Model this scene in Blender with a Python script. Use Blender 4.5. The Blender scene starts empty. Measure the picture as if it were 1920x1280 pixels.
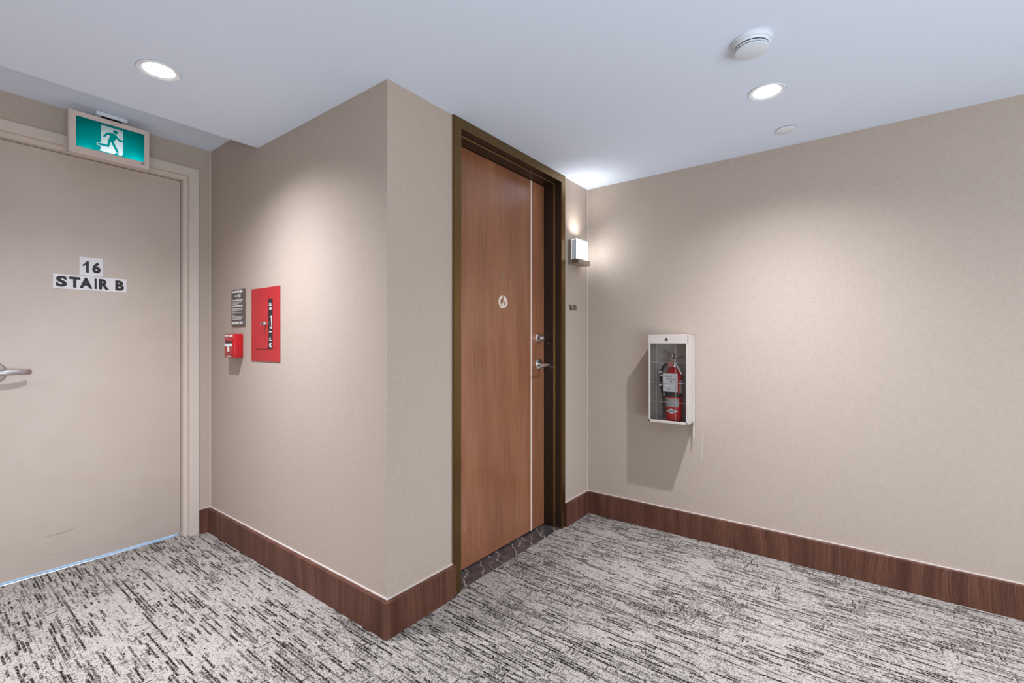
import bpy, bmesh, math, random
from mathutils import Vector, Matrix
from mathutils.geometry import delaunay_2d_cdt
random.seed(7)
S = bpy.context.scene
COL = S.collection
PI = math.pi

# ------------------------------------------------------------------ key planes (metres)
EYE = 1.165
XL, YD, XR, YS, YE = 1.168, 1.497, 2.8493, 3.2116, 2.592
ZC, ZH = 2.2047, 2.3394
TB, ZB = 0.0244, 0.1445

# ------------------------------------------------------------------ camera
cd = bpy.data.cameras.new('camera'); cam = bpy.data.objects.new('camera', cd); COL.objects.link(cam)
cam.location = (0, 0, EYE)
cam.rotation_euler = (PI/2, 0, math.radians(36.97-90))
cd.sensor_width = 36; cd.lens = 868.4/1920*36; cd.clip_start = 0.02
S.camera = cam
S.view_settings.view_transform = 'Standard'; S.view_settings.look = 'None'
S.view_settings.gamma = 1; S.view_settings.exposure = 0.0
S.view_settings.use_curve_mapping = False

# ------------------------------------------------------------------ world and lights
W = bpy.data.worlds.new('world'); S.world = W; W.use_nodes = True
W.node_tree.nodes['Background'].inputs[0].default_value = (1.0, 0.82, 0.68, 1)
W.node_tree.nodes['Background'].inputs[1].default_value = 0.60

def lamp(name, kind, loc, energy, color=(1,1,1), rot=(0,0,0), **kw):
    l = bpy.data.lights.new(name, kind); l.energy = energy; l.color = color
    for k, v in kw.items(): setattr(l, k, v)
    o = bpy.data.objects.new(name, l); COL.objects.link(o); o.location = loc; o.rotation_euler = rot
    return o

DOWN = [(0.606, 2.153), (2.179, 0.3115), (0.30, -1.45), (2.179, -1.60), (-0.95, 2.153), (-0.95, 0.35)]  # first two are in view, the others added out of view for brightness
COOL = (0.95, 0.97, 1.07)
def reflector_beam(l, power):
    """photometric profile of a reflector lamp: intensity falls off with the angle from the axis"""
    l.use_nodes = True; t = l.node_tree; em = t.nodes['Emission']
    g = t.nodes.new('ShaderNodeNewGeometry'); d = t.nodes.new('ShaderNodeVectorMath'); d.operation = 'DOT_PRODUCT'
    a = t.nodes.new('ShaderNodeMath'); a.operation = 'ABSOLUTE'; p = t.nodes.new('ShaderNodeMath'); p.operation = 'POWER'; p.inputs[1].default_value = power
    t.links.new(g.outputs['Incoming'], d.inputs[0]); t.links.new(g.outputs['Normal'], d.inputs[1])
    t.links.new(d.outputs['Value'], a.inputs[0]); t.links.new(a.outputs[0], p.inputs[0]); t.links.new(p.outputs[0], em.inputs['Strength'])
for i, (x, y) in enumerate(DOWN):
    q = lamp('downlight_lamp', 'AREA', (x, y, ZC+0.0235), (66, 60, 57, 57, 57, 57)[i], COOL, shape='DISK', size=0.03)
    reflector_beam(q.data, 3.8)
# added fill behind the viewer, aimed up to brighten the ceiling
lamp('ceiling_fill', 'AREA', (-0.5, -2.2, 0.5), 124, (0.80, 0.92, 1.0), (math.radians(157), 0, math.radians(-30)), shape='RECTANGLE', size=2.4, size_y=1.6)
# stairwell light beyond the stair door
lamp('stairwell_light', 'AREA', (0.6, 3.75, 0.9), 22, (0.62, 0.85, 1.0), (math.radians(-25), 0, 0), shape='RECTANGLE', size=1.2, size_y=0.4)

# ------------------------------------------------------------------ mesh helpers
def box(bm, x0, x1, y0, y1, z0, z1, bev=0.0, seg=2):
    r = bmesh.ops.create_cube(bm, size=1.0)
    vs = r['verts']
    for v in vs:
        v.co = Vector(((x0+x1)/2+v.co.x*(x1-x0), (y0+y1)/2+v.co.y*(y1-y0), (z0+z1)/2+v.co.z*(z1-z0)))
    if bev > 0:
        es = list({e for v in vs for e in v.link_edges})
        bmesh.ops.bevel(bm, geom=es, offset=bev, segments=seg, affect='EDGES', profile=0.5)

def lathe(bm, prof, seg=32, M=None):
    M = M or Matrix.Identity(4)
    rings = []
    for r, z in prof:
        if r < 1e-6: rings.append([bm.verts.new(M @ Vector((0, 0, z)))])
        else: rings.append([bm.verts.new(M @ Vector((r*math.cos(2*PI*k/seg), r*math.sin(2*PI*k/seg), z))) for k in range(seg)])
    for a, b in zip(rings, rings[1:]):
        for k in range(seg):
            k2 = (k+1) % seg
            if len(a) == 1 and len(b) == 1: continue
            if len(a) == 1: bm.faces.new((a[0], b[k], b[k2]))
            elif len(b) == 1: bm.faces.new((a[k], a[k2], b[0]))
            else: bm.faces.new((a[k], a[k2], b[k2], b[k]))

def axis(p, d):   # matrix taking +Z to direction d at p
    return Matrix.Translation(Vector(p)) @ Vector(d).to_track_quat('Z', 'Y').to_matrix().to_4x4()

def cyl(bm, p0, p1, r0, r1=None, seg=20, cap=0.0):
    r1 = r0 if r1 is None else r1
    L = (Vector(p1)-Vector(p0)).length
    pr = [(0, 0), (r0-cap, 0), (r0, cap), (r1, L-cap), (r1-cap, L), (0, L)] if cap > 0 else [(0, 0), (r0, 0), (r1, L), (0, L)]
    lathe(bm, pr, seg, axis(p0, Vector(p1)-Vector(p0)))

def smooth_path(pts, n=6):
    P = [Vector(p) for p in pts]; out = []
    for i in range(len(P)-1):
        a = P[max(i-1, 0)]; b = P[i]; c = P[i+1]; d = P[min(i+2, len(P)-1)]
        for k in range(n):
            t = k/n
            out.append(0.5*((2*b)+(c-a)*t+(2*a-5*b+4*c-d)*t*t+(3*b-a-3*c+d)*t**3))
    out.append(P[-1]); return out

def tube(bm, pts, rad, seg=10, n=6, sx=1.0, sy=1.0, up=None):
    P = smooth_path(pts, n); R = rad if callable(rad) else (lambda t: rad)
    rings = []
    for i, p in enumerate(P):
        d = (P[min(i+1, len(P)-1)]-P[max(i-1, 0)]).normalized()
        u = Vector(up) if up else (Vector((0, 0, 1)) if abs(d.z) < .9 else Vector((0, 1, 0)))
        a = d.cross(u).normalized(); b = a.cross(d)
        r = R(i/(len(P)-1))
        rings.append([bm.verts.new(p+a*math.cos(2*PI*k/seg)*r*sx+b*math.sin(2*PI*k/seg)*r*sy) for k in range(seg)])
    for A, B in zip(rings, rings[1:]):
        for k in range(seg):
            bm.faces.new((A[k], A[(k+1) % seg], B[(k+1) % seg], B[k]))
    bm.faces.new(list(reversed(rings[0]))); bm.faces.new(rings[-1])

def prism(bm, poly, y0, y1):      # polygon in x,z extruded along y
    a = [bm.verts.new((x, y0, z)) for x, z in poly]; b = [bm.verts.new((x, y1, z)) for x, z in poly]
    bm.faces.new(a); bm.faces.new(list(reversed(b)))
    n = len(poly)
    for k in range(n): bm.faces.new((a[k], b[k], b[(k+1) % n], a[(k+1) % n]))

def inside(p, poly):
    x, y = p; c = False; n = len(poly)
    for i in range(n):
        x1, y1 = poly[i]; x2, y2 = poly[(i+1) % n]
        if (y1 > y) != (y2 > y) and x < (x2-x1)*(y-y1)/(y2-y1)+x1: c = not c
    return c

def cdt(polys, classify):
    """flat triangulation of nested outlines; classify(point) -> material index or None"""
    vs, es = [], []
    for poly in polys:
        b = len(vs); vs += [Vector(p) for p in poly]; es += [(b+i, b+(i+1) % len(poly)) for i in range(len(poly))]
    V, _, F, *_ = delaunay_2d_cdt(vs, es, [], 0, 1e-6)
    out = []
    for f in F:
        c = sum((V[i] for i in f), Vector((0, 0)))/len(f)
        m = classify((c.x, c.y))
        if m is not None: out.append((f, m))
    return V, out

def circle(cx, cy, r, n=40, ry=None):
    return [(cx+r*math.cos(2*PI*k/n), cy+(ry or r)*math.sin(2*PI*k/n)) for k in range(n)]

def link(name, me, mats, parent=None, loc=None, angle=35):
    for m in (mats if isinstance(mats, (list, tuple)) else [mats]): me.materials.append(m)
    o = bpy.data.objects.new(name, me); COL.objects.link(o)
    if loc is not None: o.location = loc
    if parent: o.parent = parent
    return o

def obj(name, bm, mats, parent=None, loc=None, smooth=True):
    bmesh.ops.recalc_face_normals(bm, faces=bm.faces)
    me = bpy.data.meshes.new(name); bm.to_mesh(me); bm.free()
    if smooth:
        me.shade_smooth(); me.set_sharp_from_angle(angle=math.radians(35))
    return link(name, me, mats, parent, loc)

def B(): return bmesh.new()

def stuff(o): o['kind'] = 'stuff'; return o

def empty(name, loc, rotz=0, parent=None):
    o = bpy.data.objects.new(name, None); COL.objects.link(o); o.location = loc; o.rotation_euler = (0, 0, rotz)
    o.empty_display_size = 0.05
    if parent: o.parent = parent
    return o

def thing(name, label, cat, loc, rotz=0, group=None):
    o = empty(name, loc, rotz); o['label'] = label; o['category'] = cat
    if group: o['group'] = group
    return o

def struct(o, label=None, cat=None):
    o['kind'] = 'structure'
    if label: o['label'] = label
    if cat: o['category'] = cat
    return o

def text_mesh(s, x0, x1, z0, z1, y, depth=0.0006, bold=0.0, spacing=1.0):
    """flat lettering scaled into the box x0..x1, z0..z1, standing in the xz plane and facing -y"""
    cu = bpy.data.curves.new('lettering', 'FONT'); cu.body = s; cu.offset = bold; cu.extrude = 0.02; cu.resolution_u = 3
    cu.space_character = spacing
    t = bpy.data.objects.new('lettering', cu); COL.objects.link(t)
    dg = bpy.context.evaluated_depsgraph_get(); dg.update()
    me = bpy.data.meshes.new_from_object(t.evaluated_get(dg))
    bpy.data.objects.remove(t); bpy.data.curves.remove(cu)
    xs = [v.co.x for v in me.vertices]; ys = [v.co.y for v in me.vertices]; zs = [v.co.z for v in me.vertices]
    ax, bx, ay, by, az, bz = min(xs), max(xs), min(ys), max(ys), min(zs), max(zs)
    for v in me.vertices:
        c = v.co
        v.co = Vector((x0+(c.x-ax)/(bx-ax)*(x1-x0), y+depth/2-(c.z-az)/(bz-az)*depth, z0+(c.y-ay)/(by-ay)*(z1-z0)))
    me.update()
    me.materials.clear()
    return me

def lettering(name, lines, mat, parent):
    """several fitted text meshes joined into one mesh"""
    bm = B()
    for a in lines:
        me = text_mesh(**a) if isinstance(a, dict) else text_mesh(*a)
        bm.from_mesh(me); bpy.data.meshes.remove(me)
    me = bpy.data.meshes.new(name); bm.to_mesh(me); bm.free()
    o = link(name, me, mat, parent); o['kind'] = 'stuff'
    return o

# ------------------------------------------------------------------ material helpers
class NT:
    def __init__(s, name):
        s.m = bpy.data.materials.new(name); s.m.use_nodes = True; s.t = s.m.node_tree
        s.b = s.t.nodes['Principled BSDF']; s.out = s.t.nodes['Material Output']
    def n(s, kind, **kw):
        k = s.t.nodes.new(kind)
        for a, v in kw.items(): setattr(k, a, v)
        return k
    def set(s, node, i, v):
        if hasattr(v, 'links') or isinstance(v, bpy.types.NodeSocket): s.t.links.new(v, node.inputs[i])
        elif v is not None: node.inputs[i].default_value = v
    def M(s, op, a, b=None, c=None, clamp=False):
        k = s.n('ShaderNodeMath', operation=op, use_clamp=clamp)
        s.set(k, 0, a)
        if b is not None: s.set(k, 1, b)
        if c is not None: s.set(k, 2, c)
        return k.outputs[0]
    def xyz(s):
        k = s.n('ShaderNodeTexCoord'); q = s.n('ShaderNodeSeparateXYZ'); s.t.links.new(k.outputs['Object'], q.inputs[0]); s.co = k.outputs['Object']
        return q.outputs
    def comb(s, x, y=0.0, z=0.0):
        k = s.n('ShaderNodeCombineXYZ'); s.set(k, 0, x); s.set(k, 1, y); s.set(k, 2, z); return k.outputs[0]
    def wn(s, v, dim='2D'):
        k = s.n('ShaderNodeTexWhiteNoise', noise_dimensions=dim); s.t.links.new(v, k.inputs['Vector' if dim != '1D' else 'W']); return k.outputs['Value']
    def noise(s, v, scale=5.0, detail=2.0, rough=0.5, dist=0.0):
        k = s.n('ShaderNodeTexNoise'); s.set(k, 'Vector', v); k.inputs['Scale'].default_value = scale; k.inputs['Detail'].default_value = detail
        k.inputs['Roughness'].default_value = rough; k.inputs['Distortion'].default_value = dist; return k.outputs[0]
    def ramp(s, f, stops, interp='LINEAR'):
        k = s.n('ShaderNodeValToRGB'); s.set(k, 0, f); k.color_ramp.interpolation = interp
        els = k.color_ramp.elements
        while len(els) < len(stops): els.new(0.5)
        for e, (p, c) in zip(els, stops): e.position = p; e.color = (*c, 1)
        return k.outputs[0]
    def mix(s, f, a, b, mode='MIX'):
        k = s.n('ShaderNodeMix', data_type='RGBA', blend_type=mode); s.set(k, 0, f)
        s.set(k, 6, a if isinstance(a, bpy.types.NodeSocket) else (*a, 1)); s.set(k, 7, b if isinstance(b, bpy.types.NodeSocket) else (*b, 1)); return k.outputs[2]
    def bump(s, h, strength=0.3, dist=0.001):
        k = s.n('ShaderNodeBump'); s.set(k, 'Height', h); k.inputs['Strength'].default_value = strength; k.inputs['Distance'].default_value = dist
        s.t.links.new(k.outputs[0], s.b.inputs['Normal'])
    def line(s, u, v, p0, p1, w, bend=0.0):
        """mask of one thin scratch between two points of the surface"""
        cx, cz = (p0[0]+p1[0])/2, (p0[1]+p1[1])/2; L = math.dist(p0, p1)/2; an = math.atan2(p1[1]-p0[1], p1[0]-p0[0]); ca, sa = math.cos(an), math.sin(an)
        du = s.M('SUBTRACT', u, cx); dv = s.M('SUBTRACT', v, cz)
        a = s.M('ADD', s.M('MULTIPLY', du, ca), s.M('MULTIPLY', dv, sa)); b = s.M('SUBTRACT', s.M('MULTIPLY', dv, ca), s.M('MULTIPLY', du, sa))
        b = s.M('ADD', b, s.M('MULTIPLY', s.M('MULTIPLY', a, a), bend))
        m1 = s.M('SUBTRACT', 1.0, s.M('DIVIDE', s.M('ABSOLUTE', a), L), clamp=True); m2 = s.M('SUBTRACT', 1.0, s.M('DIVIDE', s.M('ABSOLUTE', b), w), clamp=True)
        return s.M('MULTIPLY', s.M('POWER', m1, 0.4), m2)
    def lines(s, u, v, L):
        o = None
        for a in L:
            k = s.M('MULTIPLY', s.line(u, v, *a[:-1]), a[-1]); o = k if o is None else s.M('MAXIMUM', o, k)
        return o
    def base(s, c): s.set(s.b, 'Base Color', c if isinstance(c, bpy.types.NodeSocket) else (*c, 1))
    def rough(s, r): s.set(s.b, 'Roughness', r)

def plain(name, color, rough=0.5, metal=0.0, var=0.06, nscale=40, bump=0.0, spec=0.5):
    t = NT(name); t.xyz()
    f = t.noise(t.co, nscale, 3)
    lo = tuple(c*(1-var) for c in color); hi = tuple(min(1, c*(1+var)) for c in color)
    t.base(t.ramp(f, [(0.3, lo), (0.7, hi)]))
    t.rough(rough); t.b.inputs['Metallic'].default_value = metal
    t.b.inputs['Specular IOR Level'].default_value = spec
    if bump: t.bump(t.noise(t.co, nscale*8, 2), bump, 0.0005)
    return t.m

def mat_wall(marks=None):
    t = NT('wallcovering'); x, y, z = t.xyz()
    h = t.M('ADD', x, y)
    weave = t.noise(t.comb(t.M('MULTIPLY', h, 900.0), t.M('MULTIPLY', z, 120.0)), 1.0, 2)
    weave2 = t.noise(t.comb(t.M('MULTIPLY', h, 160.0), t.M('MULTIPLY', z, 900.0)), 1.0, 2)
    blot = t.noise(t.co, 70.0, 4, 0.6)
    f = t.M('ADD', t.M('MULTIPLY', t.M('ADD', weave, weave2), 0.3), t.M('MULTIPLY', blot, 0.4))
    c = t.ramp(f, [(0.36, (0.43, 0.350, 0.288)), (0.64, (0.49, 0.41, 0.348))])
    if marks: c = t.mix(t.lines(y, z, marks), c, (0.85, 0.80, 0.76))
    t.base(c)
    t.rough(0.75); t.bump(f, 0.25, 0.0008); t.b.inputs['Specular IOR Level'].default_value = 0.25
    return t.m

def mat_ceiling():
    t = NT('ceiling_paint'); t.xyz()
    t.base(t.ramp(t.noise(t.co, 220.0, 3), [(0.3, (0.74, 0.81, 0.94)), (0.7, (0.76, 0.83, 0.96))]))
    t.rough(0.85); t.bump(t.noise(t.co, 260.0, 2), 0.05, 0.0005); t.b.inputs['Specular IOR Level'].default_value = 0.2
    return t.m

def mat_wood(name, dark, mid, light, along='z', fine=220.0, rough=0.35, coat=0.0, cathedral=0.0, band=7.0, marks=None, metal=None):
    t = NT(name); x, y, z = t.xyz()
    h = t.M('ADD', x, y)
    hd = t.M('ADD', h, t.M('MULTIPLY', t.M('SUBTRACT', t.noise(t.comb(t.M('MULTIPLY', h, 3.0), t.M('MULTIPLY', z, 1.6)), 1.0, 2), 0.5), cathedral))
    g1 = t.noise(t.comb(t.M('MULTIPLY', hd, fine), t.M('MULTIPLY', z, 2.5)), 1.0, 4, 0.65)
    g2 = t.noise(t.comb(t.M('MULTIPLY', hd, band), t.M('MULTIPLY', z, 0.7)), 1.0, 3, 0.6)
    pores = t.noise(t.comb(t.M('MULTIPLY', hd, 900.0), t.M('MULTIPLY', z, 30.0)), 1.0, 2)
    f = t.M('ADD', t.M('ADD', t.M('MULTIPLY', g1, 0.42), t.M('MULTIPLY', g2, 0.42)), t.M('MULTIPLY', pores, 0.16))
    c = t.ramp(f, [(0.34, dark), (0.50, mid), (0.66, light)])
    if marks: c = t.mix(t.lines(x, z, marks), c, (0.55, 0.33, 0.20))
    t.base(c)
    t.rough(rough); t.bump(f, 0.12, 0.0006); t.b.inputs['Specular IOR Level'].default_value = 0.5 if coat else 0.22
    t.b.inputs['Coat Weight'].default_value = coat; t.b.inputs['Coat Roughness'].default_value = 0.22
    return t.m

def mat_carpet():
    t = NT('carpet'); x0, y0, z0 = t.xyz()
    wob = t.M('MULTIPLY', t.M('SUBTRACT', t.noise(t.co, 160.0, 2), 0.5), 0.006)
    wob2 = t.M('MULTIPLY', t.M('SUBTRACT', t.noise(t.comb(y0, x0, 3.0), 150.0, 2), 0.5), 0.006)
    x = t.M('ADD', x0, wob); y = t.M('ADD', y0, wob2)
    # tile sized patches in which the printed lines get denser or sparser
    tile = t.comb(t.M('FLOOR', t.M('DIVIDE', t.M('ADD', x0, 0.13), 0.5)), t.M('FLOOR', t.M('DIVIDE', t.M('ADD', y0, 0.2), 0.5)))
    tv = t.wn(tile)
    soft = t.noise(t.comb(t.M('MULTIPLY', x0, 1.0), t.M('MULTIPLY', y0, 0.8), 1.7), 3.2, 3, 0.6)
    blocky = t.noise(t.comb(t.M('MULTIPLY', t.M('FLOOR', t.M('DIVIDE', x0, 0.085)), 0.37), t.M('MULTIPLY', t.M('FLOOR', t.M('DIVIDE', y0, 0.11)), 0.31), 5.0), 1.0, 2)
    dens = t.M('ADD', t.M('ADD', t.M('MULTIPLY', tv, 0.18), t.M('MULTIPLY', soft, 0.95)), t.M('MULTIPLY', blocky, 0.75))
    dens = t.M('MULTIPLY', t.M('SUBTRACT', dens, 0.62), 1.55, clamp=True)   # about 0..1
    def streaks(u, v, pitch, Lmin, Lvar, seed, prob):
        uu = t.M('DIVIDE', u, pitch); row = t.M('FLOOR', uu)
        r1 = t.wn(t.comb(row, seed)); r2 = t.wn(t.comb(row, seed+3.3))
        L = t.M('ADD', t.M('MULTIPLY', r1, Lvar), Lmin)
        vv = t.M('ADD', t.M('DIVIDE', v, L), t.M('MULTIPLY', r2, 50.0)); cell = t.M('FLOOR', vv)
        rnd = t.wn(t.comb(row, cell, seed), '3D')
        # neighbouring value drives the tone
        on = t.M('LESS_THAN', rnd, prob)
        # keep part of the row pitch free so that lines stay apart
        fr = t.M('FRACT', uu)
        on = t.M('MULTIPLY', on, t.M('LESS_THAN', fr, 0.68))
        return on, t.wn(t.comb(cell, row, seed+9.0), '3D')
    d2 = t.M('MULTIPLY', dens, dens)
    s1, t1 = streaks(x, y, 0.0115, 0.03, 0.16, 1.0, t.M('ADD', t.M('MULTIPLY', dens, 0.52), 0.09))
    s2, t2 = streaks(x, y, 0.0062, 0.012, 0.05, 21.0, t.M('ADD', t.M('MULTIPLY', dens, 0.38), 0.05))
    cross = t.M('MULTIPLY', d2, t.M('GREATER_THAN', t.noise(t.comb(x0, y0, 9.0), 3.1, 2), 0.50))
    s3, t3 = streaks(y, x, 0.0085, 0.012, 0.05, 41.0, t.M('MULTIPLY', cross, 0.60))
    # single tufts
    cx = t.M('FLOOR', t.M('DIVIDE', x, 0.0034)); cy = t.M('FLOOR', t.M('DIVIDE', y, 0.0034))
    tuft = t.wn(t.comb(cx, cy))
    s4 = t.M('LESS_THAN', tuft, t.M('ADD', t.M('MULTIPLY', dens, 0.26), 0.035))
    tone = lambda s, q, lo, hi: t.M('MULTIPLY', s, t.M('ADD', t.M('MULTIPLY', q, hi-lo), lo))
    dk = t.M('MAXIMUM', tone(s1, t1, 0.5, 1.3), tone(s2, t2, 0.20, 1.0))
    dk = t.M('MAXIMUM', dk, tone(s3, t3, 0.35, 1.0))
    dk = t.M('MAXIMUM', dk, t.M('MULTIPLY', s4, 0.62))
    # pale tufts break the lines up
    dk = t.M('MULTIPLY', dk, t.M('SUBTRACT', 1.0, t.M('MULTIPLY', t.M('GREATER_THAN', tuft, 0.80), 0.65)))
    pile = t.noise(t.co, 420.0, 3, 0.7)
    lightc = t.ramp(t.M('ADD', t.M('MULTIPLY', pile, 0.7), t.M('MULTIPLY', tuft, 0.3)), [(0.30, (0.27, 0.245, 0.225)), (0.68, (0.50, 0.455, 0.405))])
    dk = t.M('MINIMUM', dk, 1.0)
    t.base(t.mix(dk, lightc, (0.022, 0.016, 0.014)))
    t.rough(0.95); t.b.inputs['Specular IOR Level'].default_value = 0.1
    t.bump(t.M('SUBTRACT', t.M('ADD', pile, t.M('MULTIPLY', tuft, 0.5)), t.M('MULTIPLY', dk, 0.5)), 0.7, 0.003)
    return t.m

def mat_marble():
    t = NT('dark_marble'); x, y, z = t.xyz()
    d = t.noise(t.co, 9.0, 4, 0.6)
    def vein(a, off, w, k):
        q = t.M('ADD', t.M('MULTIPLY', x, a), t.M('ADD', t.M('MULTIPLY', y, -a*0.75), t.M('MULTIPLY', d, k)))
        q = t.M('ABSOLUTE', t.M('SUBTRACT', t.M('FRACT', t.M('ADD', q, off)), 0.5))
        return t.M('SUBTRACT', 1.0, t.M('DIVIDE', q, w), clamp=True)
    v = t.M('MAXIMUM', vein(7.5, 0.1, 0.022, 1.1), t.M('MULTIPLY', vein(-4.0, 0.6, 0.012, 1.6), 0.8))
    bg = t.ramp(t.noise(t.co, 22.0, 5, 0.65), [(0.3, (0.030, 0.026, 0.026)), (0.75, (0.105, 0.09, 0.09))])
    t.base(t.mix(v, bg, (0.62, 0.56, 0.53))); t.rough(0.22)
    return t.m

def mat_door_paint():
    t = NT('stair_door_paint'); x, y, z = t.xyz()
    base = t.ramp(t.noise(t.co, 6.0, 3), [(0.3, (0.56, 0.475, 0.41)), (0.7, (0.59, 0.505, 0.44))])
    X = t.M('ADD', x, 0.63)
    m = t.lines(X, z, [((0.435, 0.179), (0.575, 0.191), 0.0028, -1.6, 0.9), ((0.46, 0.087), (0.50, 0.088), 0.0022, 0.0, 0.6), ((0.40, 0.235), (0.47, 0.240), 0.003, 0.0, 0.25), ((0.36, 0.38), (0.42, 0.42), 0.004, 1.0, 0.15)])
    t.base(t.mix(m, base, (0.14, 0.11, 0.11))); t.rough(0.5)
    return t.m

def mat_emit(name, col, k):
    t = NT(name); t.base(col); t.b.inputs['Emission Color'].default_value = (*col, 1); t.b.inputs['Emission Strength'].default_value = k
    return t.m

def mat_translucent(name, col):
    t = NT(name); nd = t.n('ShaderNodeBsdfTranslucent'); nd.inputs[0].default_value = (*col, 1)
    df = t.n('ShaderNodeBsdfDiffuse'); df.inputs[0].default_value = (*[c*0.5 for c in col], 1)
    mx = t.n('ShaderNodeMixShader'); mx.inputs[0].default_value = 0.25
    t.t.links.new(nd.outputs[0], mx.inputs[1]); t.t.links.new(df.outputs[0], mx.inputs[2]); t.t.links.new(mx.outputs[0], t.out.inputs[0])
    return t.m

def mat_pane():
    t = NT('clear_plastic'); tr = t.n('ShaderNodeBsdfTransparent'); tr.inputs[0].default_value = (0.985, 0.985, 0.985, 1)
    gl = t.n('ShaderNodeBsdfGlossy'); gl.inputs['Roughness'].default_value = 0.06
    fr = t.n('ShaderNodeFresnel'); fr.inputs[0].default_value = 1.3
    mx = t.n('ShaderNodeMixShader'); t.t.links.new(fr.outputs[0], mx.inputs[0]); t.t.links.new(tr.outputs[0], mx.inputs[1]); t.t.links.new(gl.outputs[0], mx.inputs[2])
    t.t.links.new(mx.outputs[0], t.out.inputs[0]); return t.m

def mat_metal(name, col, rough, brush=0.0):
    t = NT(name); x, y, z = t.xyz(); t.base(col); t.b.inputs['Metallic'].default_value = 1.0
    g = t.noise(t.comb(t.M('MULTIPLY', t.M('ADD', x, y), 700.0), t.M('MULTIPLY', z, 9.0)), 1.0, 3)
    t.rough(t.M('ADD', t.M('MULTIPLY', g, 0.12), rough-0.06)); 
    if brush: t.bump(g, brush, 0.0003)
    return t.m

WALL = mat_wall(); WALLMARKED = mat_wall([((0.7376, 0.65), (0.7476, 0.45), 0.002, 0.0, 0.7), ((1.150, 0.444), (1.168, 0.404), 0.0022, 0.0, 0.6), ((0.704, 1.18), (0.708, 1.165), 0.002, 0.0, 0.5)]); CEIL = mat_ceiling(); CARPET = mat_carpet(); MARBLE = mat_marble()
BASEWOOD = mat_wood('baseboard_laminate', (0.036, 0.012, 0.007), (0.108, 0.043, 0.027), (0.22, 0.105, 0.070), fine=260.0, rough=0.5, cathedral=0.16, band=11.0)
DXM = 2.0315
DOORWOOD = mat_wood('door_veneer', (0.15, 0.052, 0.022), (0.285, 0.112, 0.054), (0.40, 0.180, 0.096), fine=190.0, rough=0.30, coat=0.55, cathedral=0.03, band=5.0,
    marks=[((1.712-DXM, 0.280), (1.748-DXM, 0.175), 0.0022, 0.0, 0.9), ((1.842-DXM, 0.11), (1.872-DXM, 0.04), 0.0025, 0.3, 0.9), ((1.757-DXM, 0.110), (1.784-DXM, 0.062), 0.0018, -1.0, 0.7), ((2.14-DXM, 0.125), (2.23-DXM, 0.16), 0.0018, 0.0, 0.5)])
DOORPAINT = mat_door_paint()
FRAMEPAINT = plain('frame_paint', (0.62, 0.53, 0.465), 0.45, var=0.02)
BRONZE = mat_metal('bronze_frame', (0.215, 0.140, 0.060), 0.34, 0.0)
LITBRONZE = mat_metal('lit_bronze', (0.62, 0.47, 0.33), 0.42)  # paler copy of the frame bronze, paints the stop lip as lit
SHADELINER = plain('shade_liner', (0.020, 0.009, 0.005), 0.35)  # near-black colour standing in for shade in the door reveal
CAULK = plain('caulk', (0.62, 0.55, 0.51), 0.6)
STEEL = mat_metal('brushed_steel', (0.55, 0.53, 0.54), 0.27)
CHROME = mat_metal('satin_nickel', (0.72, 0.68, 0.66), 0.2)
ALU = mat_metal('sill_metal', (0.75, 0.80, 0.86), 0.35)
DETWHITE = plain('detector_white', (0.72, 0.76, 0.82), 0.45, var=0.02)
WHITE = plain('white_plastic', (0.78, 0.81, 0.86), 0.45, var=0.02)
SIGNBODY = plain('sign_housing', (0.66, 0.54, 0.49), 0.45, var=0.02)
PLATE = plain('sign_plate_white', (0.80, 0.78, 0.80), 0.4, var=0.02)
BLACK = plain('black_ink', (0.012, 0.008, 0.009), 0.45, var=0.1)
DARKGAP = plain('dark_recess', (0.006, 0.004, 0.003), 0.9)
RED = plain('red_enamel', (0.42, 0.014, 0.019), 0.42, var=0.05, nscale=8)
REDPULL = plain('red_pull_plastic', (0.44, 0.005, 0.009), 0.3, var=0.03)
REDEXT = plain('extinguisher_red', (0.62, 0.020, 0.022), 0.25, var=0.04)
PLAQUE = plain('plaque_brown', (0.100, 0.078, 0.064), 0.45, var=0.04)
INKWHITE = plain('white_ink', (0.82, 0.80, 0.78), 0.5, var=0.02)
CABWHITE = plain('cabinet_enamel', (0.56, 0.505, 0.465), 0.4, var=0.02)
RUBBER = plain('black_rubber', (0.025, 0.022, 0.023), 0.55)
TAGPAPER = plain('tag_paper', (0.86, 0.86, 0.87), 0.6, var=0.06, nscale=90)
LABELGREY = plain('label_grey', (0.50, 0.47, 0.45), 0.5, var=0.25, nscale=160)
PANE = mat_pane()
SCORE = plain('score_line', (0.36, 0.34, 0.34), 0.4)
SCONCEMETAL = mat_metal('sconce_nickel', (0.40, 0.36, 0.33), 0.32)
GLOW = mat_emit('sconce_glass', (0.90, 0.95, 1.0), 16.0)
GLOWMASK = plain('glow_mask', (0.62, 0.66, 0.70), 0.3, var=0.02)
LENS = mat_emit('lamp_lens', (1.0, 0.99, 0.97), 14.0)
TRIMWHITE = plain('lamp_trim_white', (0.82, 0.84, 0.88), 0.4, var=0.01)
SIGNGREEN = mat_translucent('sign_green', (0.0, 0.34, 0.35))
SIGNWHITE = mat_translucent('sign_white', (0.80, 0.92, 1.0))
NUMBRONZE = mat_metal('number_bronze', (0.16, 0.115, 0.08), 0.4)
EMBLEM = plain('emblem_ivory', (0.80, 0.70, 0.60), 0.35, var=0.02)
INLAY = plain('inlay_pale', (0.86, 0.72, 0.63), 0.4, var=0.03)

# ------------------------------------------------------------------ the setting
XB, YB = -2.0, -4.0          # how far the corridor goes on out of view
T = 0.14
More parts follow.
